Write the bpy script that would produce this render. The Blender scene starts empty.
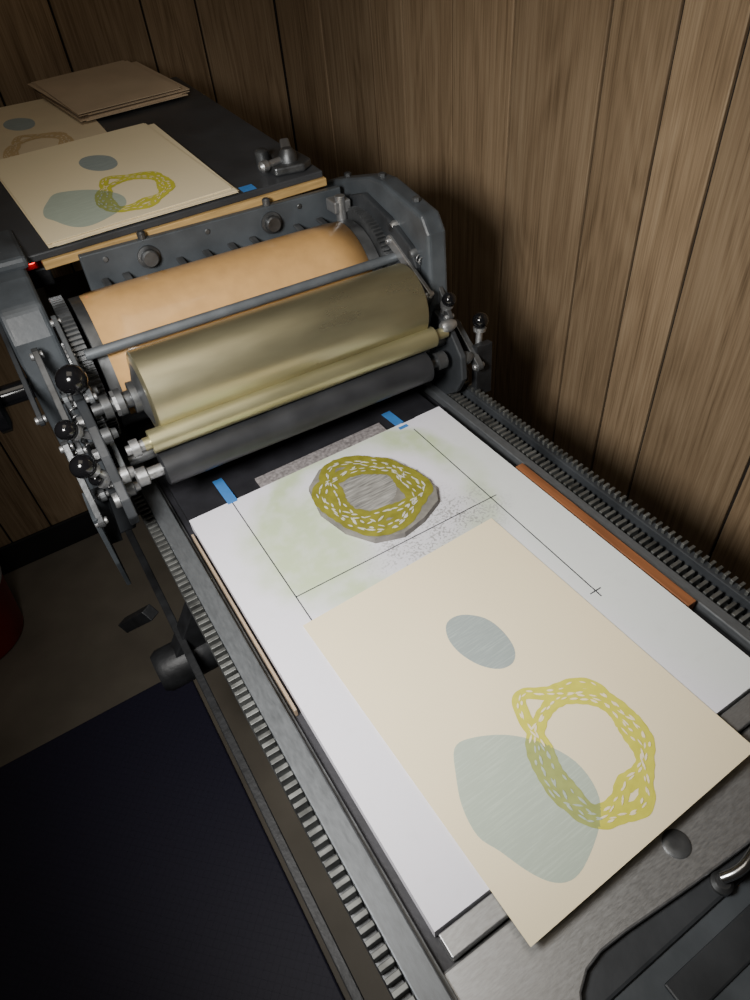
import bpy, bmesh, math, random
from mathutils import Matrix, Vector
random.seed(4)
D=bpy.data; COL=bpy.context.scene.collection
ZS=0.93
# ------------------------------------------------------------ materials
def mat(name,col=(.5,.5,.5),rough=.5,metal=0.,spec=.5,noise=0.,nscale=30.,stretch=(1,1,1),bump=0.,bscale=60.,rvar=0.,coat=0.,col2=None):
    m=D.materials.new(name);m.use_nodes=True;nt=m.node_tree;b=nt.nodes['Principled BSDF']
    b.inputs['Base Color'].default_value=(*col,1);b.inputs['Roughness'].default_value=rough
    b.inputs['Metallic'].default_value=metal;b.inputs['Specular IOR Level'].default_value=spec
    if coat: b.inputs['Coat Weight'].default_value=coat
    tc=nt.nodes.new('ShaderNodeTexCoord');mp=nt.nodes.new('ShaderNodeMapping');mp.inputs['Scale'].default_value=stretch
    nt.links.new(tc.outputs['Object'],mp.inputs[0])
    if noise>0 or rvar>0:
        n=nt.nodes.new('ShaderNodeTexNoise');n.inputs['Scale'].default_value=nscale;n.inputs['Detail'].default_value=6
        nt.links.new(mp.outputs[0],n.inputs['Vector'])
        if noise>0:
            r=nt.nodes.new('ShaderNodeMapRange');r.inputs['From Min'].default_value=.3;r.inputs['From Max'].default_value=.7
            nt.links.new(n.outputs['Fac'],r.inputs['Value'])
            mx=nt.nodes.new('ShaderNodeMix');mx.data_type='RGBA'
            c2=col2 if col2 else tuple(min(1,c*(1+noise)) for c in col)
            c1=col if col2 else tuple(c*(1-noise) for c in col)
            mx.inputs[6].default_value=(*c1,1);mx.inputs[7].default_value=(*c2,1)
            nt.links.new(r.outputs[0],mx.inputs[0]);nt.links.new(mx.outputs[2],b.inputs['Base Color'])
        if rvar>0:
            r2=nt.nodes.new('ShaderNodeMapRange');r2.inputs['From Min'].default_value=.3;r2.inputs['From Max'].default_value=.7
            r2.inputs['To Min'].default_value=max(.03,rough-rvar);r2.inputs['To Max'].default_value=min(1,rough+rvar)
            nt.links.new(n.outputs['Fac'],r2.inputs['Value']);nt.links.new(r2.outputs[0],b.inputs['Roughness'])
    if bump>0:
        n2=nt.nodes.new('ShaderNodeTexNoise');n2.inputs['Scale'].default_value=bscale;n2.inputs['Detail'].default_value=4
        nt.links.new(mp.outputs[0],n2.inputs['Vector'])
        bp=nt.nodes.new('ShaderNodeBump');bp.inputs['Strength'].default_value=bump;bp.inputs['Distance'].default_value=.002
        nt.links.new(n2.outputs['Fac'],bp.inputs['Height']);nt.links.new(bp.outputs[0],b.inputs['Normal'])
    return m
M={}
M['paint']=mat('blue_grey_enamel',(.062,.071,.080),.45,0,.45,.35,14,bump=.15,bscale=90,rvar=.1)
M['paintd']=mat('dark_grey_enamel',(.028,.031,.035),.48,0,.45,.35,18,bump=.15,bscale=90,rvar=.1)
M['steel']=mat('machined_steel',(.37,.375,.38),.40,.8,.5,.10,160,(1,5,1),bump=.05,bscale=300,rvar=.06)
M['galv']=mat('zinc_furniture',(.24,.22,.22),.6,.1,.4,.45,220,rvar=.1)
M['steeld']=mat('oiled_steel',(.12,.125,.13),.42,.7,.5,.4,30,bump=.15,bscale=120,rvar=.12)
M['rail']=mat('rail_steel',(.14,.15,.16),.44,.55,.5,.12,90,(4,1,4),bump=.04,bscale=250,rvar=.05)
M['rack']=mat('rack_steel',(.15,.155,.15),.45,.7,.5,.4,60,rvar=.1)
M['iron']=mat('cast_iron_black',(.016,.017,.019),.5,.2,.5,.4,40,bump=.3,bscale=120)
M['ball']=mat('black_phenolic_ball',(.006,.006,.007),.12,0,.6,.2,20)
M['chrome']=mat('chrome_fitting',(.50,.50,.50),.22,1,.5,.15,50)
M['drum']=mat('inked_drum_olive',(.43,.395,.25),.33,.85,.5,.13,8,(.8,3,3),rvar=.07,bump=.05,bscale=30)
M['small']=mat('inked_rider_roller_olive',(.46,.43,.25),.36,.8,.5,.12,9,(1,4,4),rvar=.06)
M['rubber']=mat('black_rubber_roller',(.022,.023,.026),.45,0,.4,.3,20,rvar=.08)
M['rod']=mat('grey_rod',(.14,.155,.17),.4,.4,.5,.2,30)
M['kraft']=mat('kraft_tympan',(.57,.335,.13),.30,0,.5,.07,50,bump=.1,bscale=30,coat=.35)
M['ply']=mat('yellow_pine',(.48,.31,.12),.55,0,.4,.25,20,(1,12,12))
M['cherry']=mat('cherry_reglet',(.22,.085,.035),.5,0,.4,.25,12,(12,1,12))
M['beech']=mat('beech_reglet',(.33,.25,.17),.6,0,.4,.2,12,(12,1,12))
M['bed']=mat('bed_black',(.018,.018,.022),.55,.1,.5,.4,25,bump=.2,bscale=150)
M['tape']=mat('blue_tape',(.05,.20,.52),.55,0,.4,.1,60,bump=.2,bscale=400)
M['line']=mat('pencil_line',(.025,.025,.035),.7)
M['table']=mat('feed_board_grey',(.050,.053,.058),.38,.1,.5,.22,9,rvar=.1)
M['paper']=mat('cream_paper',(.83,.72,.485),.85,0,.2,.015,12,bump=.04,bscale=500)
M['paper2']=mat('buff_paper',(.66,.55,.37),.85,0,.2,.05,12,bump=.04,bscale=500)
M['brown']=mat('brown_paper',(.50,.39,.27),.8,0,.2,.12,8,bump=.1,bscale=100)
M['blue']=mat('ink_blue_grey',(.39,.45,.375),.8,0,.2,0,0)
M['smallblue']=mat('ink_blue_grey_dark',(.28,.325,.315),.8,0,.2,0,0)
M['ring']=mat('ink_yellow_green',(.57,.54,.065),.75,0,.2,.07,90)
M['ringov']=mat('ink_overprint',(.31,.345,.11),.75,0,.2,.10,90)
M['tanring']=mat('ink_tan',(.52,.38,.20),.8,0,.2,.05,60)
M['blk']=mat('block_grey',(.20,.19,.17),.6,0,.4,.25,60,bump=.3,bscale=180)
M['blkside']=mat('block_side',(.17,.16,.15),.7,0,.3,.3,40)
M['blkc']=mat('block_centre',(.24,.235,.22),.6,0,.4,.5,45,(1,9,1),bump=.3,bscale=150)
M['blkring']=mat('block_ink_olive',(.20,.19,.024),.55,0,.4,.18,80)
M['blkdash']=mat('block_cut',(.50,.49,.42),.7,0,.3,.1,80)
M['red']=mat('red_plastic',(.40,.012,.012),.4,0,.5,.1,10)
M['white']=mat('white_plastic',(.5,.5,.5),.5,0,.5,.05,10)
M['black']=mat('black_trim',(.010,.010,.011),.5,0,.4,.3,10)
M['gap']=mat('groove_dark',(.010,.007,.005),.9)
def streaks(m,scale=18,amt=.22,rot=.5):
    nt=m.node_tree;b=nt.nodes['Principled BSDF'];base=b.inputs['Base Color'].default_value[:3]
    tc=nt.nodes.new('ShaderNodeTexCoord');mp=nt.nodes.new('ShaderNodeMapping');mp.inputs['Rotation'].default_value=(0,0,rot);mp.inputs['Scale'].default_value=(1,18,1)
    n=nt.nodes.new('ShaderNodeTexNoise');n.inputs['Scale'].default_value=scale;n.inputs['Detail'].default_value=7;n.inputs['Roughness'].default_value=.7
    nt.links.new(tc.outputs['Object'],mp.inputs[0]);nt.links.new(mp.outputs[0],n.inputs['Vector'])
    cr=nt.nodes.new('ShaderNodeValToRGB');cr.color_ramp.elements[0].position=.48;cr.color_ramp.elements[1].position=.80
    cr.color_ramp.elements[0].color=(*base,1);cr.color_ramp.elements[1].color=(*[min(1,c*(1+amt)+.03) for c in base],1)
    nt.links.new(n.outputs['Fac'],cr.inputs[0]);nt.links.new(cr.outputs[0],b.inputs['Base Color'])
streaks(M['blue'],26,.25,.5);streaks(M['smallblue'],34,.40,-.4)
em=mat('red_indicator',(.8,.02,.02),.3);em.node_tree.nodes['Principled BSDF'].inputs['Emission Color'].default_value=(1,.02,.02,1);em.node_tree.nodes['Principled BSDF'].inputs['Emission Strength'].default_value=5;M['led']=em

def board_mat():
    m=D.materials.new('white_base_board');m.use_nodes=True;nt=m.node_tree;L=nt.links;N=nt.nodes;b=N['Principled BSDF'];b.inputs['Roughness'].default_value=.5
    b.inputs['Specular IOR Level'].default_value=.35
    tc=N.new('ShaderNodeTexCoord');sx=N.new('ShaderNodeSeparateXYZ');L.new(tc.outputs['Object'],sx.inputs[0])
    def math_(op,a,b_=None,c=None):
        n=N.new('ShaderNodeMath');n.operation=op
        for i,v in enumerate((a,b_,c)):
            if v is None: continue
            if hasattr(v,'links') or hasattr(v,'is_linked'): L.new(v,n.inputs[i])
            else: n.inputs[i].default_value=v
        return n.outputs[0]
    def dist(cx,cy,rx,ry):
        x=math_('DIVIDE',math_('SUBTRACT',sx.outputs[0],cx),rx);y=math_('DIVIDE',math_('SUBTRACT',sx.outputs[1],cy),ry)
        return math_('SQRT',math_('ADD',math_('MULTIPLY',x,x),math_('MULTIPLY',y,y)))
    def noise(s,d=4):
        n=N.new('ShaderNodeTexNoise');n.inputs['Scale'].default_value=s;n.inputs['Detail'].default_value=d;L.new(tc.outputs['Object'],n.inputs['Vector']);return n.outputs['Fac']
    def mr(v,a,b_,c,d):
        n=N.new('ShaderNodeMapRange');n.interpolation_type='SMOOTHSTEP'
        for i,q in enumerate((a,b_,c,d)): n.inputs[i+1].default_value=q
        L.new(v,n.inputs[0]);return n.outputs[0]
    def mix(f,a,bcol):
        n=N.new('ShaderNodeMix');n.data_type='RGBA';L.new(f,n.inputs[0])
        if isinstance(a,tuple): n.inputs[6].default_value=(*a,1)
        else: L.new(a,n.inputs[6])
        n.inputs[7].default_value=(*bcol,1);return n.outputs[2]
    d=dist(.215,-.125,.155,.155);dn=math_('ADD',d,math_('MULTIPLY',math_('SUBTRACT',noise(14),.5),.30))
    ring=math_('MULTIPLY',mr(dn,.62,.88,0,1),mr(dn,.95,1.10,1,0))
    smear=math_('MULTIPLY',ring,mr(noise(9),.33,.58,.4,1))
    d2=dist(.11,-.13,.085,.12);d2n=math_('ADD',d2,math_('MULTIPLY',math_('SUBTRACT',noise(20),.5),.6))
    sm2=math_('MULTIPLY',mr(d2n,.5,1.15,1,0),.95)
    tint=math_('MULTIPLY',math_('MAXIMUM',smear,sm2),mr(noise(45,6),.3,.6,.7,1))
    c=mix(tint,(.77,.755,.83),(.50,.60,.37))
    d3=dist(.40,-.33,.11,.38);c=mix(mr(d3,.5,1.0,.5,0),c,(.64,.72,.62))
    d4=dist(.255,-.205,.11,.075);d4n=math_('ADD',d4,math_('MULTIPLY',math_('SUBTRACT',noise(30),.5),.6))
    spn=math_('MULTIPLY',noise(300,5),mr(noise(40,5),.3,.7,.86,1.14))
    sp=math_('MULTIPLY',mr(d4n,.4,1.05,1,0),mr(spn,.50,.64,0,1))
    c=mix(math_('MULTIPLY',mr(d4n,.5,1.1,1,0),.55),c,(.54,.54,.56))
    c=mix(math_('MULTIPLY',sp,.8),c,(.25,.25,.24))
    fr=noise(60,6);c=mix(math_('MULTIPLY',mr(fr,.55,.75,0,1),.12),c,(.5,.5,.5))
    L.new(c,b.inputs['Base Color']);return m
M['board']=board_mat()

def wood_mat(name,c_dark,c_mid,c_light):
    m=D.materials.new(name);m.use_nodes=True;nt=m.node_tree;L=nt.links;N=nt.nodes;b=N['Principled BSDF'];b.inputs['Roughness'].default_value=.5
    b.inputs['Specular IOR Level'].default_value=.3
    tc=N.new('ShaderNodeTexCoord');geo=N.new('ShaderNodeNewGeometry')
    v=N.new('ShaderNodeVectorMath');v.operation='ADD'
    comb=N.new('ShaderNodeCombineXYZ')
    for i in range(3):
        mm=N.new('ShaderNodeMath');mm.operation='MULTIPLY';mm.inputs[1].default_value=(3.1,5.7,9.3)[i];L.new(geo.outputs['Random Per Island'],mm.inputs[0]);L.new(mm.outputs[0],comb.inputs[i])
    L.new(tc.outputs['Object'],v.inputs[0]);L.new(comb.outputs[0],v.inputs[1])
    def nz(st,det,dist=0,rough=.5):
        mp=N.new('ShaderNodeMapping');mp.inputs['Scale'].default_value=st;L.new(v.outputs[0],mp.inputs[0])
        n=N.new('ShaderNodeTexNoise');n.inputs['Scale'].default_value=1;n.inputs['Detail'].default_value=det;n.inputs['Distortion'].default_value=dist;n.inputs['Roughness'].default_value=rough
        L.new(mp.outputs[0],n.inputs['Vector']);return n.outputs['Fac']
    def ma(x,k,y):
        a=N.new('ShaderNodeMath');a.operation='MULTIPLY_ADD';L.new(x,a.inputs[0]);a.inputs[1].default_value=k
        if isinstance(y,float): a.inputs[2].default_value=y
        else: L.new(y,a.inputs[2])
        return a.outputs[0]
    big=nz((5,5,.8),2,.3)
    s=N.new('ShaderNodeMath');s.operation='MULTIPLY';s.inputs[1].default_value=150;L.new(big,s.inputs[0])
    si=N.new('ShaderNodeMath');si.operation='SINE';L.new(s.outputs[0],si.inputs[0])
    fine=nz((300,300,6),4,0,.75);med=nz((90,90,1.6),4,.2);lowf=nz((9,9,1.6),3)
    x=ma(si.outputs[0],.04,.0);x=ma(fine,.80,x);x=ma(med,.35,x);x=ma(lowf,.40,x)
    cr=N.new('ShaderNodeValToRGB');e=cr.color_ramp.elements;e[0].position=.52;e[0].color=(*c_dark,1);e[1].position=1.0;e[1].color=(*c_light,1)
    k=e.new(.77);k.color=(*c_mid,1);L.new(x,cr.inputs[0])
    hs=N.new('ShaderNodeHueSaturation');mv=N.new('ShaderNodeMapRange');mv.inputs[3].default_value=.85;mv.inputs[4].default_value=1.12
    L.new(geo.outputs['Random Per Island'],mv.inputs[0]);L.new(mv.outputs[0],hs.inputs['Value']);L.new(cr.outputs[0],hs.inputs['Color']);L.new(hs.outputs[0],b.inputs['Base Color'])
    bp=N.new('ShaderNodeBump');bp.inputs['Strength'].default_value=.12;bp.inputs['Distance'].default_value=.001;L.new(fine,bp.inputs['Height']);L.new(bp.outputs[0],b.inputs['Normal'])
    return m
M['panel']=wood_mat('oak_panelling',(.110,.072,.040),(.245,.172,.103),(.33,.245,.155))
def mat_mat():
    m=D.materials.new('navy_rubber_mat');m.use_nodes=True;nt=m.node_tree;L=nt.links;N=nt.nodes;b=N['Principled BSDF'];b.inputs['Roughness'].default_value=.55
    b.inputs['Base Color'].default_value=(.016,.015,.036,1)
    tc=N.new('ShaderNodeTexCoord');mp=N.new('ShaderNodeMapping');mp.inputs['Rotation'].default_value=(0,0,.78);mp.inputs['Scale'].default_value=(70,70,70);L.new(tc.outputs['Object'],mp.inputs[0])
    br=N.new('ShaderNodeTexChecker');br.inputs['Scale'].default_value=1;L.new(mp.outputs[0],br.inputs['Vector'])
    bp=N.new('ShaderNodeBump');bp.inputs['Strength'].default_value=1;bp.inputs['Distance'].default_value=.004;L.new(br.outputs['Fac'],bp.inputs['Height']);L.new(bp.outputs[0],b.inputs['Normal']);return m
M['mat']=mat_mat()
M['floor']=mat('vinyl_floor',(.15,.132,.105),.55,0,.4,.18,6,bump=.1,bscale=40)
# ------------------------------------------------------------ geometry helpers
def obj(name,bm,mats,parent=None,bevel=0,smooth=False,seg=2):
    me=D.meshes.new(name)
    if smooth is not None: bmesh.ops.recalc_face_normals(bm,faces=bm.faces)
    bm.to_mesh(me);bm.free()
    if not isinstance(mats,(list,tuple)): mats=[mats]
    for k in mats: me.materials.append(M[k])
    o=D.objects.new(name,me);COL.objects.link(o)
    if parent: o.parent=parent
    if bevel:
        md=o.modifiers.new('bevel','BEVEL');md.width=bevel;md.segments=seg;md.limit_method='ANGLE';md.angle_limit=math.radians(35)
    if smooth:
        for p in me.polygons: p.use_smooth=True
        try: me.set_sharp_from_angle(angle=math.radians(40))
        except Exception: pass
    return o
def empty(name):
    o=D.objects.new(name,None);COL.objects.link(o);o.empty_display_size=.1;return o
def addbox(bm,x0,x1,y0,y1,z0,z1):
    v=[bm.verts.new(c) for c in ((x0,y0,z0),(x1,y0,z0),(x1,y1,z0),(x0,y1,z0),(x0,y0,z1),(x1,y0,z1),(x1,y1,z1),(x0,y1,z1))]
    for f in ((3,2,1,0),(4,5,6,7),(0,1,5,4),(1,2,6,5),(2,3,7,6),(3,0,4,7)): bm.faces.new([v[i] for i in f])
def box(name,x0,x1,y0,y1,z0,z1,m,parent=None,bevel=.001):
    bm=bmesh.new();addbox(bm,x0,x1,y0,y1,z0,z1);return obj(name,bm,m,parent,bevel)
def prism(name,pts,axis,a0,a1,m,parent=None,bevel=.001,seg=2):
    bm=bmesh.new()
    def P(p,a): return {'x':(a,p[0],p[1]),'y':(p[0],a,p[1]),'z':(p[0],p[1],a)}[axis]
    A=[bm.verts.new(P(p,a0)) for p in pts];B=[bm.verts.new(P(p,a1)) for p in pts];n=len(pts)
    bm.faces.new(A);bm.faces.new(B[::-1])
    for i in range(n): bm.faces.new([A[i],B[i],B[(i+1)%n],A[(i+1)%n]])
    return obj(name,bm,m,parent,bevel,seg=seg)
def addlathe(bm,p0,axis,prof,seg=40):
    ax=Vector(axis).normalized();t=Vector((0,0,1)) if abs(ax.z)<.9 else Vector((1,0,0));u=ax.cross(t).normalized();w=ax.cross(u);rings=[]
    for d,r in prof:
        c=Vector(p0)+ax*d
        rings.append([bm.verts.new(c+(u*math.cos(2*math.pi*i/seg)+w*math.sin(2*math.pi*i/seg))*max(r,1e-5)) for i in range(seg)])
    for a,b in zip(rings,rings[1:]):
        for i in range(seg): bm.faces.new([a[i],a[(i+1)%seg],b[(i+1)%seg],b[i]])
    bm.faces.new(rings[0][::-1]);bm.faces.new(rings[-1])
def lathe(name,p0,axis,prof,m,parent=None,seg=48,bevel=0):
    bm=bmesh.new();addlathe(bm,p0,axis,prof,seg);return obj(name,bm,m,parent,bevel,smooth=True)
def cyl(name,p0,p1,r,m,parent=None,seg=32,ch=.0008):
    L=(Vector(p1)-Vector(p0)).length;ch=min(ch,r*.3)
    return lathe(name,p0,Vector(p1)-Vector(p0),[(0,r-ch),(ch,r),(L-ch,r),(L,r-ch)],m,parent,seg)
def ball(name,c,r,m,parent=None):
    bm=bmesh.new();bmesh.ops.create_uvsphere(bm,u_segments=32,v_segments=20,radius=r,matrix=Matrix.Translation(c))
    return obj(name,bm,m,parent,smooth=True)
def beam(name,p0,p1,w,h,m,parent=None,bevel=.0015,up=(0,0,1)):
    p0=Vector(p0);p1=Vector(p1);a=(p1-p0);L=a.length;a.normalize();upv=Vector(up)
    if abs(a.dot(upv))>.95: upv=Vector((1,0,0))
    s=a.cross(upv).normalized();u=s.cross(a);bm=bmesh.new();v=[]
    for d in (0,L):
        for (i,j) in ((-1,-1),(1,-1),(1,1),(-1,1)): v.append(bm.verts.new(p0+a*d+s*(w/2*i)+u*(h/2*j)))
    for f in ((0,1,2,3),(7,6,5,4),(0,4,5,1),(1,5,6,2),(2,6,7,3),(3,7,4,0)): bm.faces.new([v[i] for i in f])
    return obj(name,bm,m,parent,bevel)
def link(name,p0,p1,w,x0,x1,m,parent):
    """flat arm with rounded ends in the y-z plane, extruded along x, with bosses"""
    p0=Vector(p0);p1=Vector(p1);d=(p1-p0).normalized();a=math.atan2(d.y,d.x);pts=[]
    for i in range(9): t=a+math.pi/2+math.pi*i/8;pts.append((p0.x+w*math.cos(t),p0.y+w*math.sin(t)))
    for i in range(9): t=a-math.pi/2+math.pi*i/8;pts.append((p1.x+w*.8*math.cos(t),p1.y+w*.8*math.sin(t)))
    o=prism(name,pts,'x',x0,x1,m,parent,.001)
    for k,q in enumerate((p0,p1)):
        lathe(name+'_pin%d'%k,(x0-.004,q.x,q.y),(1,0,0),[(0,w*.4),(.001,w*.5),(x1-x0+.007,w*.5),(x1-x0+.008,w*.4)],'steel',parent,20)
    return o
def gear(name,c,r,n,x0,x1,m,parent=None,depth=.005):
    pts=[]
    for i in range(n):
        st=2*math.pi/n;a0=st*i
        for f,rr in ((0,r-depth),(.25,r-depth),(.38,r),(.62,r),(.75,r-depth)):
            a=a0+st*f;pts.append((c[0]+rr*math.cos(a),c[1]+rr*math.sin(a)))
    return prism(name,pts,'x',x0,x1,m,parent,0)
def tube(name,pts,r,m,parent=None):
    cu=D.curves.new(name,'CURVE');cu.dimensions='3D';sp=cu.splines.new('NURBS');sp.points.add(len(pts)-1)
    for p,q in zip(sp.points,pts): p.co=(*q,1)
    sp.use_endpoint_u=True;sp.order_u=3;cu.bevel_depth=r;cu.bevel_resolution=5;cu.use_fill_caps=True
    cu.materials.append(M[m]);o=D.objects.new(name,cu);COL.objects.link(o);o.parent=parent;return o
def spring(name,p0,p1,r,wr,turns,m,parent):
    p0=Vector(p0);p1=Vector(p1);a=(p1-p0);L=a.length;a.normalize();u=a.orthogonal().normalized();w=a.cross(u);pts=[]
    n=turns*10
    for i in range(n+1):
        t=2*math.pi*i/10;pts.append(tuple(p0+a*L*i/n+(u*math.cos(t)+w*math.sin(t))*r))
    return tube(name,pts,wr,m,parent)
def smoothpoly(pts,k=6):
    n=len(pts);out=[]
    for i in range(n):
        p0,p1,p2,p3=[Vector(pts[(i+j-1)%n]) for j in range(4)]
        for s in range(k):
            t=s/k;out.append(tuple(.5*((2*p1)+(-p0+p2)*t+(2*p0-5*p1+4*p2-p3)*t*t+(-p0+3*p1-3*p2+p3)*t**3)))
    return out
def inside(p,poly):
    x,y=p;c=False;n=len(poly)
    for i in range(n):
        x1,y1=poly[i][:2];x2,y2=poly[(i+1)%n][:2]
        if (y1>y)!=(y2>y) and x<(x2-x1)*(y-y1)/(y2-y1)+x1: c=not c
    return c
def flat(bm,poly,z,mi):
    f=bm.faces.new([bm.verts.new((p[0],p[1],z)) for p in poly]);f.material_index=mi
    f.normal_update()
    if f.normal.z<0: f.normal_flip()
    return f
def raypoly(c,a,poly):
    best=0;dx,dy=math.cos(a),math.sin(a);n=len(poly)
    for i in range(n):
        x1,y1=poly[i][0]-c[0],poly[i][1]-c[1];x2,y2=poly[(i+1)%n][0]-c[0],poly[(i+1)%n][1]-c[1]
        ex,ey=x2-x1,y2-y1;den=dx*ey-dy*ex
        if abs(den)<1e-12: continue
        t=(x1*ey-y1*ex)/den;s=(x1*dy-y1*dx)/den
        if 0<=s<=1 and t>best: best=t
    return best
def bandring(bm,outer,inner,z,mi,miov,midash,ovpoly=None,midashov=None,nb=3,bw=.015,seed=1,dstep=.011,dl=.0045,dw=.0011,zst=.00006):
    rnd=random.Random(seed);c=(sum(p[0] for p in inner)/len(inner),sum(p[1] for p in inner)/len(inner))
    NS=260;NT=6;dn=0
    spec=[(2,.3),(2,3.5),(3,1.2),(1,2.2),(3,4.3)][:nb]
    for bi,(k,ph) in enumerate(spec):
        mid=[]
        for i in range(NS):
            a=2*math.pi*i/NS;ro=raypoly(c,a,outer)-bw*.5;ri=raypoly(c,a,inner)+bw*.5
            if ro<ri: ro=ri=(ro+ri)/2
            f=.5+.5*math.cos(k*a+ph+.3*math.sin(3*a));r=ri+(ro-ri)*f
            mid.append(Vector((c[0]+r*math.cos(a),c[1]+r*math.sin(a))))
        for _ in range(4): mid=[(mid[i-1]+mid[i]*2+mid[(i+1)%NS])/4 for i in range(NS)]
        nrm=[]
        for i in range(NS):
            t=(mid[(i+1)%NS]-mid[i-1]).normalized();nrm.append(Vector((t.y,-t.x)))
        zz=z+bi*zst
        g=[[bm.verts.new((*(mid[i]+nrm[i]*bw*(j/NT-.5)*(1+.12*math.sin(i*.13+bi)+.05*math.sin(i*.71+bi*2))),zz)) for j in range(NT+1)] for i in range(NS)]
        for i in range(NS):
            for j in range(NT):
                f=bm.faces.new([g[i][j],g[(i+1)%NS][j],g[(i+1)%NS][j+1],g[i][j+1]]);f.normal_update()
                if f.normal.z<0: f.normal_flip()
                ce=f.calc_center_median();f.material_index=miov if (ovpoly and inside((ce.x,ce.y),ovpoly)) else mi
        acc=0;nxt=0
        for i in range(NS):
            acc+=(mid[(i+1)%NS]-mid[i]).length
            if acc>=nxt:
                nxt=acc+dstep*rnd.uniform(.75,1.3);side=rnd.uniform(-.2,.2)
                p=mid[i]+nrm[i]*bw*side;t=Vector((-nrm[i].y,nrm[i].x));t=(t+nrm[i]*rnd.uniform(-.22,.22)).normalized();nn=Vector((t.y,-t.x))
                l=dl*rnd.uniform(.65,1.3);w=dw*rnd.uniform(.7,1.3)
                poly=[p-t*l,p-t*l*.4+nn*w,p+t*l*.4+nn*w,p+t*l,p+t*l*.4-nn*w,p-t*l*.4-nn*w]
                ov=ovpoly and inside((p.x,p.y),ovpoly);dn+=1
                flat(bm,[(q.x,q.y) for q in poly],z+.0004+dn*.000004,midashov if ov and midashov is not None else midash)
# ------------------------------------------------------------ ROOM
def planks_back():
    bm=bmesh.new();xs=[-1.5,-1.3,-1.1,-.95,-.75,-.6,-.4,-.28,-.08,.085,.247,.437,.562,.7585]
    for a,b in zip(xs,xs[1:]): addbox(bm,a+.0024,b-.0024,1.16,1.172,-.93,1.5)
    n=len(bm.faces);addbox(bm,-1.5,.79,1.1655,1.20,-.93,1.5);bm.faces.ensure_lookup_table()
    for f in bm.faces[n:]: f.material_index=1
    return obj('wall_back',bm,['panel','gap'],None,.0015)
def planks_right():
    bm=bmesh.new();ys=[1.16,.93,.714,.60,.445,.285,.092,-.019,-.114,-.30,-.42,-.62,-.78,-.95,-1.1,-1.3]
    for a,b in zip(ys,ys[1:]): addbox(bm,.76,.772,b+.0024,a-.0024,-.93,1.5)
    n=len(bm.faces);addbox(bm,.7655,.80,-1.3,1.20,-.93,1.5);bm.faces.ensure_lookup_table()
    for f in bm.faces[n:]: f.material_index=1
    return obj('wall_right',bm,['panel','gap'],None,.0015)
planks_back();planks_right()
box('floor',-1.5,.80,-1.3,1.2,-1.0,-.93,'floor',None,0)
box('baseboard_back',-1.5,.757,1.148,1.159,-.929,-.83,'black',None,.002)
box('baseboard_right',.748,.759,-1.3,1.146,-.929,-.83,'black',None,.002)
box('floor_mat',-1.2,-.10,-1.2,.48,-.929,-.918,'mat',None,.004)
bin_=empty('red_waste_bin')
BX,BY=-.575,.935
lathe('bin_body',(BX,BY,-.928),(0,0,1),[(0,.12),(.005,.125),(.20,.15),(.205,.155),(.215,.155),(.215,.148),(.02,.12)],'red',bin_)
lathe('bin_liner',(BX,BY,-.72),(0,0,1),[(0,.156),(.02,.158),(.045,.15),(.05,.14),(.0,.138)],'white',bin_)
# ------------------------------------------------------------ PRESS
P=empty('proof_press')
box('bed_casting',-.034,.436,-.66,.95,-.11,-.024,'paintd',P,.003)
box('bed_surface',-.012,.424,-.58,.94,-.024,-.018,'bed',P,.001)
box('bed_liner',.0,.405,.003,.5,-.018,-.005,'bed',P,.001)
prism('pedestal',[(-.58,-.925),(-.58,-.16),(-.62,-.11),(.90,-.11),(.86,-.16),(.86,-.925)],'x',.02,.38,'paintd',P,.01,3)
box('pedestal_door',.012,.022,-.45,.10,-.85,-.22,'paintd',P,.004)
box('pedestal_foot',-.02,.42,-.62,.90,-.929,-.89,'paintd',P,.008)
box('rail_left',-.036,-.013,-.72,.95,-.05,-.004,'rail',P,.0015)
box('rail_left_lip',-.013,-.009,-.60,.95,-.05,-.012,'steeld',P,.0005)
def teeth(name,x0,x1,z0,z1,w,pitch,m,bev):
    bm=bmesh.new();y=-.74
    while y<.94: addbox(bm,x0,x1,y,y+w,z0,z1);y+=pitch
    obj(name,bm,m,P,bev)
teeth('rack_teeth_left',-.050,-.0365,-.022,-.006,.0048,.0098,'rack',.0006)
box('rack_left',-.050,-.0365,-.745,.95,-.045,-.018,'steeld',P,.001)
box('rail_right',.426,.440,-.72,.95,-.05,-.008,'rail',P,.0015)
teeth('rack_teeth_right',.442,.458,-.026,-.008,.0045,.0092,'rack',.0006)
box('rack_right',.441,.460,-.745,.95,-.045,-.020,'steeld',P,.001)
box('rail_right_outer',.466,.478,-.745,.95,-.05,-.004,'paintd',P,.001)
teeth('rack_teeth_right_outer',.470,.479,-.004,.003,.004,.0095,'rack',.0005)
box('rail_right_web',.436,.478,-.745,.95,-.10,-.044,'paintd',P,.002)
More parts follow.
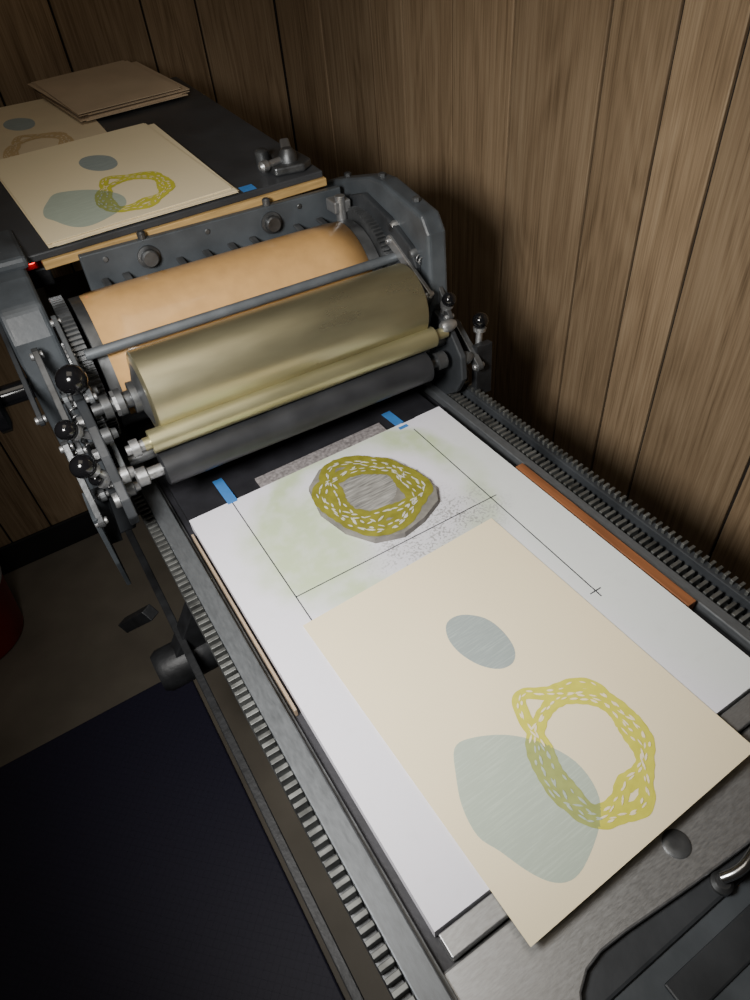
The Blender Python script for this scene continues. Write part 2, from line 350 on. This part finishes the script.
# front end
box('lockup_bar_a',.002,.066,-.577,-.5575,-.018,-.004,'steel',P,.001)
box('lockup_bar_b',.068,.400,-.577,-.5575,-.018,-.006,'steel',P,.001)
pl=[(-.034,-.578),(.424,-.578),(.424,-.640),(.36,-.645),(.262,-.645),(.2,-.641),(.13,-.635),(.104,-.634),(.086,-.637),(.072,-.645),(.062,-.658),(.057,-.675),(.055,-.72),(-.034,-.72)]
prism('bed_end_plate',pl,'z',-.028,-.016,'steel',P,.002)
box('bed_end_apron',-.05,.47,-.80,-.648,-.12,-.052,'paint',P,.006)
box('bed_end_apron_shelf',-.03,.45,-.79,-.60,-.053,-.0285,'paint',P,.003)
lathe('end_plate_stud',(.213,-.612,-.017),(0,0,1),[(0,.012),(.002,.012),(.003,.010),(.0032,.005)],'steeld',P)
tube('lockup_lever',[(.222,-.650,-.014),(.232,-.655,-.006),(.25,-.653,-.003),(.29,-.643,-.002),(.36,-.653,-.004)],.0045,'chrome',P)
lathe('lockup_lever_boss',(.222,-.652,-.030),(0,0,1),[(0,.009),(.010,.009),(.013,.006)],'steeld',P)
box('lockup_wedge',.27,.39,-.663,-.650,-.029,-.014,'steeld',P,.002)
box('apron_drawer_lip',.13,.44,-.700,-.674,-.029,-.0255,'paintd',P,.002)
# under-rail details on the left
beam('trip_linkage',(-.075,-.55,-.30),(-.075,.35,-.22),.012,.03,'iron',P)
lathe('side_motor',(-.13,.03,-.30),(1,0,0),[(0,.030),(.01,.036),(.10,.036),(.11,.03),(.15,.03)],'iron',P)
beam('side_motor_bracket',(-.08,.03,-.30),(.02,.03,-.14),.03,.06,'iron',P)
beam('foot_lever_arm',(-.10,.12,-.26),(-.15,.20,-.35),.02,.022,'iron',P)
# ---- carriage
K=empty('carriage');K.parent=P
piv=Vector((0,.1,.1));RK=Matrix.Rotation(math.radians(-1.1),4,'Z')@Matrix.Rotation(math.radians(1.3),4,'Y')
K.matrix_local=Matrix.Translation(piv)@RK@Matrix.Translation(-piv)
CY,CZ,CR=.238,.125,.093
cyl('impression_cylinder',(-.018,CY,CZ),(.412,CY,CZ),CR,'steeld',K,96)
bm=bmesh.new();NA=34;a0=math.radians(62);a1=math.radians(205);r=CR+.0015
def kx(a):
    d=(a-a0)/math.radians(17);d=max(0,min(1,d));return (.026-.030*d,.340+.052*d)
rows=[]
for i in range(NA+1):
    a=a0+(a1-a0)*i/NA;x0,x1=kx(a);rows.append([bm.verts.new((x0+(x1-x0)*j/8,CY+r*math.cos(a),CZ+r*math.sin(a))) for j in range(9)])
for A,B in zip(rows,rows[1:]):
    for j in range(8): bm.faces.new([A[j],A[j+1],B[j+1],B[j]])
obj('tympan_sheet',bm,'kraft',K,smooth=True).modifiers.new('t','SOLIDIFY').thickness=.0006
gear('cylinder_gear_right',(CY,CZ),.108,96,.414,.428,'steeld',K,.004)
gear('cylinder_gear_left',(CY,CZ),.100,90,-.040,-.024,'steeld',K,.004)
lathe('gear_rim_right',(.428,CY,CZ),(1,0,0),[(0,.098),(.004,.098),(.004,.085),(.001,.085),(.001,.03),(.02,.03)],'iron',K,64)
box('gripper_beam',.018,.424,.300,.312,.196,.250,'paint',K,.002)
box('gripper_beam_flange',.018,.424,.292,.302,.190,.200,'steeld',K,.001)
for i,x in enumerate((.108,.300)):
    lathe('gripper_knob_%d'%i,(x,.302,.226),(0,-1,0),[(0,.016),(.006,.016),(.007,.012),(.014,.012),(.016,.010),(.016,.004)],'steeld',K)
    lathe('gripper_pin_%d'%i,(x,.306,.25),(0,0,1),[(0,.006),(.008,.006),(.010,.004)],'steeld',K)
for i,x in enumerate((.04,.07,.15,.19,.23,.265,.34,.38)):
    beam('gripper_finger_%d'%i,(x,.300,.212),(x,.276,.209),.010,.004,'steeld',K)
    if i%3==0: lathe('beam_screw_%d'%i,(x+.01,.3005,.238),(0,-1,0),[(0,.004),(.002,.004),(.003,.003)],'steeld',K,12)
cyl('cross_rod',(-.030,.146,.190),(.430,.146,.190),.0068,'rod',K)
box('scraper_plate',.0,.41,.156,.160,.08,.165,'iron',K,.001)
DY,DZ=.083,.151
lathe('ink_drum',(0,DY,DZ),(1,0,0),[(.012,.046),(.0135,.052),(.015,.0545),(.4055,.0545),(.408,.052),(.410,.045)],'drum',K,96)
lathe('ink_drum_axle_left',(-.05,DY,DZ),(1,0,0),[(0,.007),(.012,.007),(.012,.015),(.022,.015),(.022,.010),(.030,.010),(.030,.017),(.038,.017),(.038,.011),(.048,.011),(.048,.020),(.056,.020),(.062,.040)],'steeld',K)
lathe('ink_drum_axle_nut',(-.024,DY,DZ),(1,0,0),[(0,.016),(.009,.016)],'steel',K,6)
lathe('ink_drum_axle_right',(.408,DY,DZ),(1,0,0),[(0,.028),(.006,.028),(.006,.012),(.05,.012)],'steeld',K)
RY,RZ=.030,.1165
lathe('rider_roller',(0,RY,RZ),(1,0,0),[(-.012,.008),(-.004,.008),(-.004,.0150),(.413,.0150),(.413,.008),(.436,.008)],'small',K,48)
lathe('rider_roller_end',(-.034,RY,RZ),(1,0,0),[(0,.006),(.006,.006),(.006,.011),(.016,.011),(.016,.007),(.03,.007)],'steel',K)
FY,FZ_=.024,.077
lathe('form_roller',(0,FY,FZ_),(1,0,0),[(-.002,.020),(.000,.0230),(.396,.0230),(.398,.020)],'rubber',K,64)
lathe('form_roller_b',(0,.088,.060),(1,0,0),[(.002,.020),(.004,.023),(.400,.023),(.402,.020)],'rubber',K,64)
lathe('form_roller_shaft_left',(-.036,FY,FZ_),(1,0,0),[(0,.009),(.002,.012),(.014,.012),(.016,.008),(.038,.008)],'steel',K)
lathe('form_roller_shaft_right',(.398,FY,FZ_),(1,0,0),[(0,.008),(.016,.008),(.016,.013),(.030,.013),(.034,.008)],'steeld',K)
cyl('form_roller_b_shaft',(-.034,.088,.060),(.45,.088,.060),.008,'steeld',K)
# left side frame
prism('side_frame_left',[(.43,-.05),(.43,.20),(.40,.245),(.34,.262),(.27,.255),(.225,.235),(.205,.20),(.195,.14),(.185,-.05)],'x',-.105,-.050,'paint',K,.007,3)
box('side_frame_left_cap',-.118,-.044,.29,.41,.255,.272,'paint',K,.006)
prism('side_arm_left',[(.19,-.01),(.19,.13),(.15,.155),(.12,.150),(.10,.16),(.06,.145),(.03,.120),(.015,.09),(-.004,.075),(-.010,.05),(.0,.03),(.03,.02),(.05,-.01)],'x',-.064,-.052,'paintd',K,.002)
box('truck_left',-.090,-.056,.14,.42,-.10,-.02,'paintd',K,.005)
link('arm_link_a',(.205,.215),(.09,.165),.009,-.048,-.042,'rail',K)
link('arm_link_b',(.185,.19),(.065,.115),.010,-.086,-.078,'steeld',K)
link('arm_link_c',(.17,.145),(.03,.085),.009,-.048,-.041,'rail',K)
link('arm_link_d',(.27,.20),(.13,.135),.010,-.112,-.106,'paintd',K)
link('arm_link_e',(.06,.13),(.005,.05),.009,-.098,-.090,'steeld',K)
link('arm_link_f',(.13,.15),(.11,.04),.008,-.076,-.069,'rail',K)
link('arm_link_g',(.04,.06),(.10,.01),.008,-.084,-.076,'steeld',K)
prism('hanging_guard_left',[(.0,.06),(.06,.06),(.066,-.03),(.058,-.11),(.050,-.115),(.02,-.04)],'x',-.102,-.096,'paint',K,.001)
beam('latch_bracket',(-.085,.055,.06),(-.092,.055,-.03),.012,.022,'paintd',K)
gear('idler_gear_left',(.178,.168),.028,26,-.050,-.040,'steel',K,.004)
gear('idler_gear_left_b',(.125,.118),.032,30,-.050,-.041,'steeld',K,.004)
spring('tension_spring_left',(-.070,.15,.16),(-.072,.08,.105),.005,.0009,9,'steel',K)
def knob(n,c,r,base,m='ball',sr=.005):
    c=Vector(c);b=Vector(base)
    cyl(n+'_stem',b,c,sr,'steel',K,20);ball(n,c,r,m,K)
    d=(b-c).normalized();lathe(n+'_collar',c+d*(r*.85),d,[(0,sr*2),(.006,sr*1.8),(.007,sr*1.2)],'steel',K,24)
knob('ball_handle_a',(-.057,.100,.190),.0185,(-.056,.15,.150))
knob('ball_handle_b',(-.086,.06,.153),.0125,(-.060,.07,.125))
knob('ball_handle_c',(-.086,.022,.124),.0145,(-.058,.03,.085))
knob('ball_handle_d',(-.078,.03,.095),.009,(-.054,.03,.070))
for i,(x,y,z,r) in enumerate([(-.064,.10,.13,.009),(-.064,.06,.105,.008),(-.064,.02,.06,.010),(-.064,.14,.135,.007),(-.064,.14,.06,.011),(-.064,.07,.05,.007)]):
    lathe('arm_bolt_%d'%i,(x,y,z),(-1,0,0),[(0,r),(.006,r),(.007,r*.8)],'steel',K,6 if i%2 else 24)
for i,(x,y,z,r) in enumerate([(-.052,.055,.13,.010),(-.052,.03,.085,.011),(-.052,.11,.16,.009),(-.052,.045,.05,.010)]):
    lathe('arm_bush_%d'%i,(x,y,z),(1,0,0),[(0,r),(.010,r),(.012,r*.7),(.018,r*.6)],'steel' if i%2 else 'steeld',K,24)
lathe('handwheel_left',(-.165,.215,.135),(1,0,0),[(0,.035),(.004,.045),(.016,.045),(.020,.035),(.02,.014),(.06,.014)],'ball',K,48)
box('switch_box',-.060,-.020,.345,.40,.205,.232,'iron',K,.003)
lathe('indicator_lamp',(-.040,.372,.231),(0,0,1),[(0,.005),(.005,.005),(.008,.003)],'led',K,16)
# right side frame
prism('side_frame_right',[(.42,-.05),(.42,.20),(.375,.238),(.235,.278),(.20,.280),(.095,.262),(.078,.240),(.070,.14),(.08,.10),(.10,-.05)],'x',.438,.470,'paint',K,.006,3)
prism('side_frame_right_inner',[(.41,.0),(.41,.19),(.36,.225),(.30,.235),(.24,.255),(.17,.24),(.11,.215),(.095,.19),(.09,.0)],'x',.428,.439,'paintd',K,.003)
box('truck_right',.470,.500,.05,.42,-.11,.02,'paintd',K,.005)
prism('side_arm_right',[(.10,-.01),(.10,.12),(.07,.130),(.03,.115),(.0,.085),(-.005,.05),(.01,.02),(.05,-.01)],'x',.442,.452,'paintd',K,.002)
link('right_link_a',(.13,.225),(.05,.125),.008,.452,.459,'steeld',K)
link('right_link_b',(.16,.21),(.06,.165),.008,.424,.430,'steel',K)
link('right_link_c',(.06,.10),(.0,.06),.009,.470,.480,'steeld',K)
beam('right_bracket_hanging',(.492,.015,.085),(.492,.01,.0),.012,.03,'iron',K)
spring('tension_spring_right',(.436,.15,.215),(.436,.09,.20),.005,.0009,9,'steel',K)
knob('ball_handle_f',(.458,.054,.150),.0105,(.452,.075,.10))
knob('ball_handle_g',(.498,.030,.114),.0120,(.490,.022,.06))
for i,(x,y,z,r) in enumerate([(.44,.11,.205,.008),(.44,.16,.228,.009),(.44,.05,.095,.011),(.44,.03,.125,.009),(.456,.01,.075,.010),(.44,.13,.19,.007)]):
    lathe('right_bush_%d'%i,(x-.012,y,z),(1,0,0),[(0,r*.7),(.004,r),(.016,r),(.024,r*.6)],'steel' if i%2 else 'steeld',K,24)
for i,(y,z) in enumerate([(.13,.270),(.22,.280),(.33,.254)]):
    lathe('frame_cap_screw_%d'%i,(.454,y,z-.002),(0,0,1),[(0,.006),(.005,.006),(.006,.004)],'steeld',K,6)
cyl('top_stud_right',(.405,.268,.205),(.405,.268,.250),.008,'steel',K)
box('top_stud_block',.392,.420,.262,.292,.225,.243,'steel',K,.002)
# ---- feed board (sloping up to the back)
SL=.06
def fz(y,h=0): return .262+SL*(y-.30)+h
FB=empty('feed_board');FB.parent=P
def slopebox(name,x0,x1,y0,y1,h0,h1,m,parent,bevel=.001):
    bm=bmesh.new();addbox(bm,x0,x1,y0,y1,0,1)
    for v in bm.verts: v.co.z=fz(v.co.y,h1 if v.co.z>.5 else h0)
    return obj(name,bm,m,parent,bevel)
slopebox('feed_board_top',-.085,.415,.315,.955,-.010,0,'table',FB,.002)
slopebox('feed_board_batten',-.02,.418,.311,.335,-.022,-.0105,'ply',FB,.001)
slopebox('feed_board_back_batten',-.02,.40,.90,.93,-.035,-.0105,'ply',FB,.001)
for i,x in enumerate((-.07,.395)):
    beam('feed_board_post_%d'%i,(x,.62,fz(.62,-.01)),(x,.62,.0-.03),.03,.03,'paintd',FB,.003)
    beam('feed_board_leg_%d'%i,(x,.90,fz(.90,-.01)),(x,.90,-.06),.03,.03,'paintd',FB,.003)
box('feed_board_crossbar',-.085,.41,.60,.64,-.06,-.025,'paintd',FB,.003)
box('feed_board_crossbar_b',-.085,.41,.88,.92,-.08,-.05,'paintd',FB,.003)
CLP=empty('gauge_clamp');CLP.parent=P
z=fz(.35)
prism('gauge_clamp_base',[(.345,.335),(.39,.325),(.41,.34),(.412,.42),(.395,.43),(.375,.425),(.365,.38),(.345,.365)],'z',z,z+.012,'steeld',CLP,.003)
lathe('gauge_clamp_screw',(.325,.345,z+.016),(1,.25,0),[(0,.004),(.004,.008),(.014,.008),(.016,.005),(.05,.005),(.05,.009),(.065,.009)],'steel',CLP,24)
lathe('gauge_clamp_head',(.378,.355,z+.012),(0,0,1),[(0,.015),(.010,.014),(.018,.008)],'steeld',CLP,24)
beam('gauge_clamp_arm',(.38,.355,z+.016),(.40,.41,z+.022),.015,.014,'steel',CLP,.003)
lathe('gauge_clamp_knurl',(.352,.395,z+.001),(0,0,1),[(0,.011),(.022,.011),(.025,.007)],'steeld',CLP,18)
# ------------------------------------------------------------ prints
ORG=Vector((.056,-.604));ROT=math.radians(1.3)
def loc(pts):
    c,s=math.cos(-ROT),math.sin(-ROT);o=[]
    for x,y in pts:
        x=x/1000-ORG.x;y=y/1000-ORG.y;o.append((x*c-y*s,x*s+y*c))
    return o
small=smoothpoly(loc([(181,-326),(200,-327),(218,-345),(223,-369),(219,-393),(207,-405),(191,-403),(177,-388),(169,-365),(170,-342)]),4)
bigb=smoothpoly(loc([(102,-445),(120,-445),(150,-461),(172,-485),(186,-516),(183,-546),(167,-566),(140,-581),(118,-587),(102,-581),(90,-564),(80,-538),(72,-518),(76,-491),(88,-466)]),4)
ro=smoothpoly(loc([(187,-430),(167,-455),(152,-493),(143,-530),(149,-554),(161,-572),(183,-579),(208,-588),(229,-577),(260,-542),(267,-505),(267,-467),(248,-451),(214,-445)]),3)
ri=smoothpoly(loc([(202,-469),(226,-474),(242,-491),(241,-514),(231,-537),(208,-547),(192,-555),(177,-552),(174,-535),(173,-513),(182,-490)]),3)
PW,PH=.272,.367
def make_print(name,mats,ring=True,blob=True,thick=.0006,under=0):
    bm=bmesh.new();addbox(bm,0,PW,0,PH,0,thick)
    r=random.Random(7)
    for i in range(under):
        a=math.radians(r.uniform(-2.2,2.2));dx,dy=r.uniform(-.004,.010),r.uniform(-.006,.008);c,s=math.cos(a),math.sin(a)
        k=len(bm.verts);z1=-.0003-i*.0009;addbox(bm,0,PW,0,PH,z1-.0006,z1);bm.verts.ensure_lookup_table()
        for v in bm.verts[k:]: v.co.x,v.co.y=v.co.x*c-v.co.y*s+dx,v.co.x*s+v.co.y*c+dy
    flat(bm,small,thick+.0001,4)
    if blob: flat(bm,bigb,thick+.0001,1)
    if ring: bandring(bm,ro,ri,thick+.0003,2,3,0,bigb if blob else None,1,nb=4,bw=.0128,seed=3,dstep=.0105,dl=.0040,dw=.0009)
    return obj(name,bm,mats,None,0,smooth=None)
pm=['paper','blue','ring','ringov','smallblue']
p1=make_print('art_print',pm);p1.location=(ORG.x,ORG.y,.0008);p1.rotation_euler=(0,0,ROT)
def on_board(o,x,y,h,rz):
    n=math.atan(SL)
    o.rotation_euler=(Matrix.Rotation(n,3,'X')@Matrix.Rotation(rz,3,'Z')).to_euler();o.location=(x,y,fz(y,h))
p2=make_print('art_print',pm,under=5);on_board(p2,-.002,.320,.0062,math.radians(2))
p3=make_print('art_print',['paper2','blue','tanring','tanring','smallblue'],blob=False);on_board(p3,-.082,.64,.0005,math.radians(-2))
def stack(name,w,h,n,x,y,z0,rz,m,jit=.006,dz=.0006):
    bm=bmesh.new();r=random.Random(7)
    for i in range(n):
        a=math.radians(r.uniform(-2,2));dx,dy=r.uniform(-jit,jit),r.uniform(-jit,jit);c,s=math.cos(a),math.sin(a)
        k=len(bm.verts);addbox(bm,0,w,0,h,i*dz*1.25,i*dz*1.25+dz);bm.verts.ensure_lookup_table()
        for v in bm.verts[k:]: v.co.x,v.co.y=v.co.x*c-v.co.y*s+dx,v.co.x*s+v.co.y*c+dy
    o=obj(name,bm,m);on_board(o,x,y,z0,rz);return o
stack('brown_paper_stack',.205,.27,12,.175,.79,.0035,math.radians(6),'brown',.012,.0011)
# ------------------------------------------------------------ things on the bed
bm=bmesh.new();addbox(bm,0,.405,-.5555,0,-.0175,0)
def ln(x0,y0,x1,y1,w=.0015):
    a=Vector((x0,y0));b=Vector((x1,y1));d=(b-a).normalized();n=Vector((d.y,-d.x))*w/2
    flat(bm,[tuple(a+n),tuple(b+n),tuple(b-n),tuple(a-n)],.0001,1)
ln(.061,-.001,.058,-.5);ln(.344,-.022,.342,-.395);ln(.060,-.196,.352,-.201);ln(.334,-.386,.350,-.386);ln(.337,-.0,.360,-.0005)
obj('registration_base_board',bm,['board','line'],None,0,smooth=None)
def up(p): x,y=p[0]/1000,p[1]/1000;return (x+(x+.0691)*.0203,y+(y+.6712)*.0203)
bo=[(151,-59),(178,-37),(205,-30),(245,-49),(277,-94),(287,-160),(275,-181),(243,-196),(209,-203),(174,-190),(152,-155),(142,-109)]
bo=[up(p) for p in bo];bc=[up(p) for p in [(189,-87),(209,-76),(245,-100),(244,-131),(218,-150),(190,-140),(181,-118)]]
bm=bmesh.new();n=len(bo);T=.008
c=Vector((sum(p[0] for p in bo)/n,sum(p[1] for p in bo)/n))
lo=[bm.verts.new((*p,.0002)) for p in bo];hi=[bm.verts.new((c.x+(p[0]-c.x)*.985,c.y+(p[1]-c.y)*.985,T)) for p in bo]
f=bm.faces.new(hi[::-1]);f.material_index=0
for i in range(n): f=bm.faces.new([lo[i],lo[(i+1)%n],hi[(i+1)%n],hi[i]]);f.material_index=1
bmesh.ops.recalc_face_normals(bm,faces=bm.faces)
so=smoothpoly([(c.x+(p[0]-c.x)*.98,c.y+.002+(p[1]-c.y)*.955) for p in bo],3);si=smoothpoly(bc,3)
flat(bm,si,T+.0001,4)
bandring(bm,so,si,T+.0003,2,2,3,nb=5,bw=.0185,seed=9,dstep=.013,dl=.0052,dw=.0011)
obj('carved_printing_block',bm,['blk','blkside','blkring','blkdash','blkc'],None,0,smooth=None)
def tape(name,x0,x1,y0,y1,z0,z1):
    bm=bmesh.new();v=[bm.verts.new(q) for q in ((x0,y0,z0),(x1,y0,z0),(x1,y1,z1),(x0,y1,z1))];bm.faces.new(v)
    o=obj(name,bm,'tape',None,0);s=o.modifiers.new('s','SOLIDIFY');s.thickness=.0003;return o
tape('blue_tape_strip',.055,.069,-.004,.058,.0006,-.0042)
tape('blue_tape_strip',.327,.342,-.012,.042,.0006,-.0042)
tape('blue_tape_strip',.282,.304,.318,.338,fz(.318,.0006),fz(.338,.0006))
box('metal_furniture_bar',.106,.312,.001,.024,-.0048,-.0008,'galv',None,.0008)
box('cherry_wood_reglet',.409,.4215,-.457,-.172,-.0175,-.002,'cherry',None,.0008)
box('beech_wood_reglet',-.0065,-.0035,-.32,-.02,-.0175,-.006,'beech',None,.0006)
# ------------------------------------------------------------ lights
def light(name,kind,loc_,tgt,e,size,col,**k):
    l=D.lights.new(name,kind);l.energy=e;l.color=col
    o=D.objects.new(name,l);COL.objects.link(o);o.location=loc_;o.rotation_euler=(Vector(tgt)-Vector(loc_)).to_track_quat('-Z','Y').to_euler()
    if kind=='SPOT': l.shadow_soft_size=size;l.spot_size=k.get('ang',1.5);l.spot_blend=k.get('blend',.6)
    if kind=='AREA': l.size=size
    return o
light('work_lamp','SPOT',(-.29,-.42,.61),(.22,-.12,.04),54,.11,(1,.975,.935),ang=math.radians(106),blend=1.0)
light('ceiling_light','AREA',(.0,-.2,1.5),(.2,.3,0),3.6,.8,(1,.9,.76))
w=D.worlds.new('World');bpy.context.scene.world=w;w.use_nodes=True;w.node_tree.nodes['Background'].inputs[0].default_value=(.9,.8,.7,1);w.node_tree.nodes['Background'].inputs[1].default_value=.03
# ------------------------------------------------------------ camera
cam=D.cameras.new('camera');co=D.objects.new('camera',cam);COL.objects.link(co);bpy.context.scene.camera=co
cam.sensor_fit='VERTICAL';cam.sensor_height=36;cam.lens=663.67*36/1000;cam.clip_start=.01
R=Matrix.Rotation(-.4775,3,'Z')@Matrix.Rotation(.7977,3,'X')@Matrix.Rotation(-.1131,3,'Z')
co.matrix_world=Matrix.Translation((-.0691,-.6712,.6117))@R.to_4x4()
bpy.context.view_layer.update()
for o in list(COL.objects):
    if o.parent is None: o.location.z+=ZS
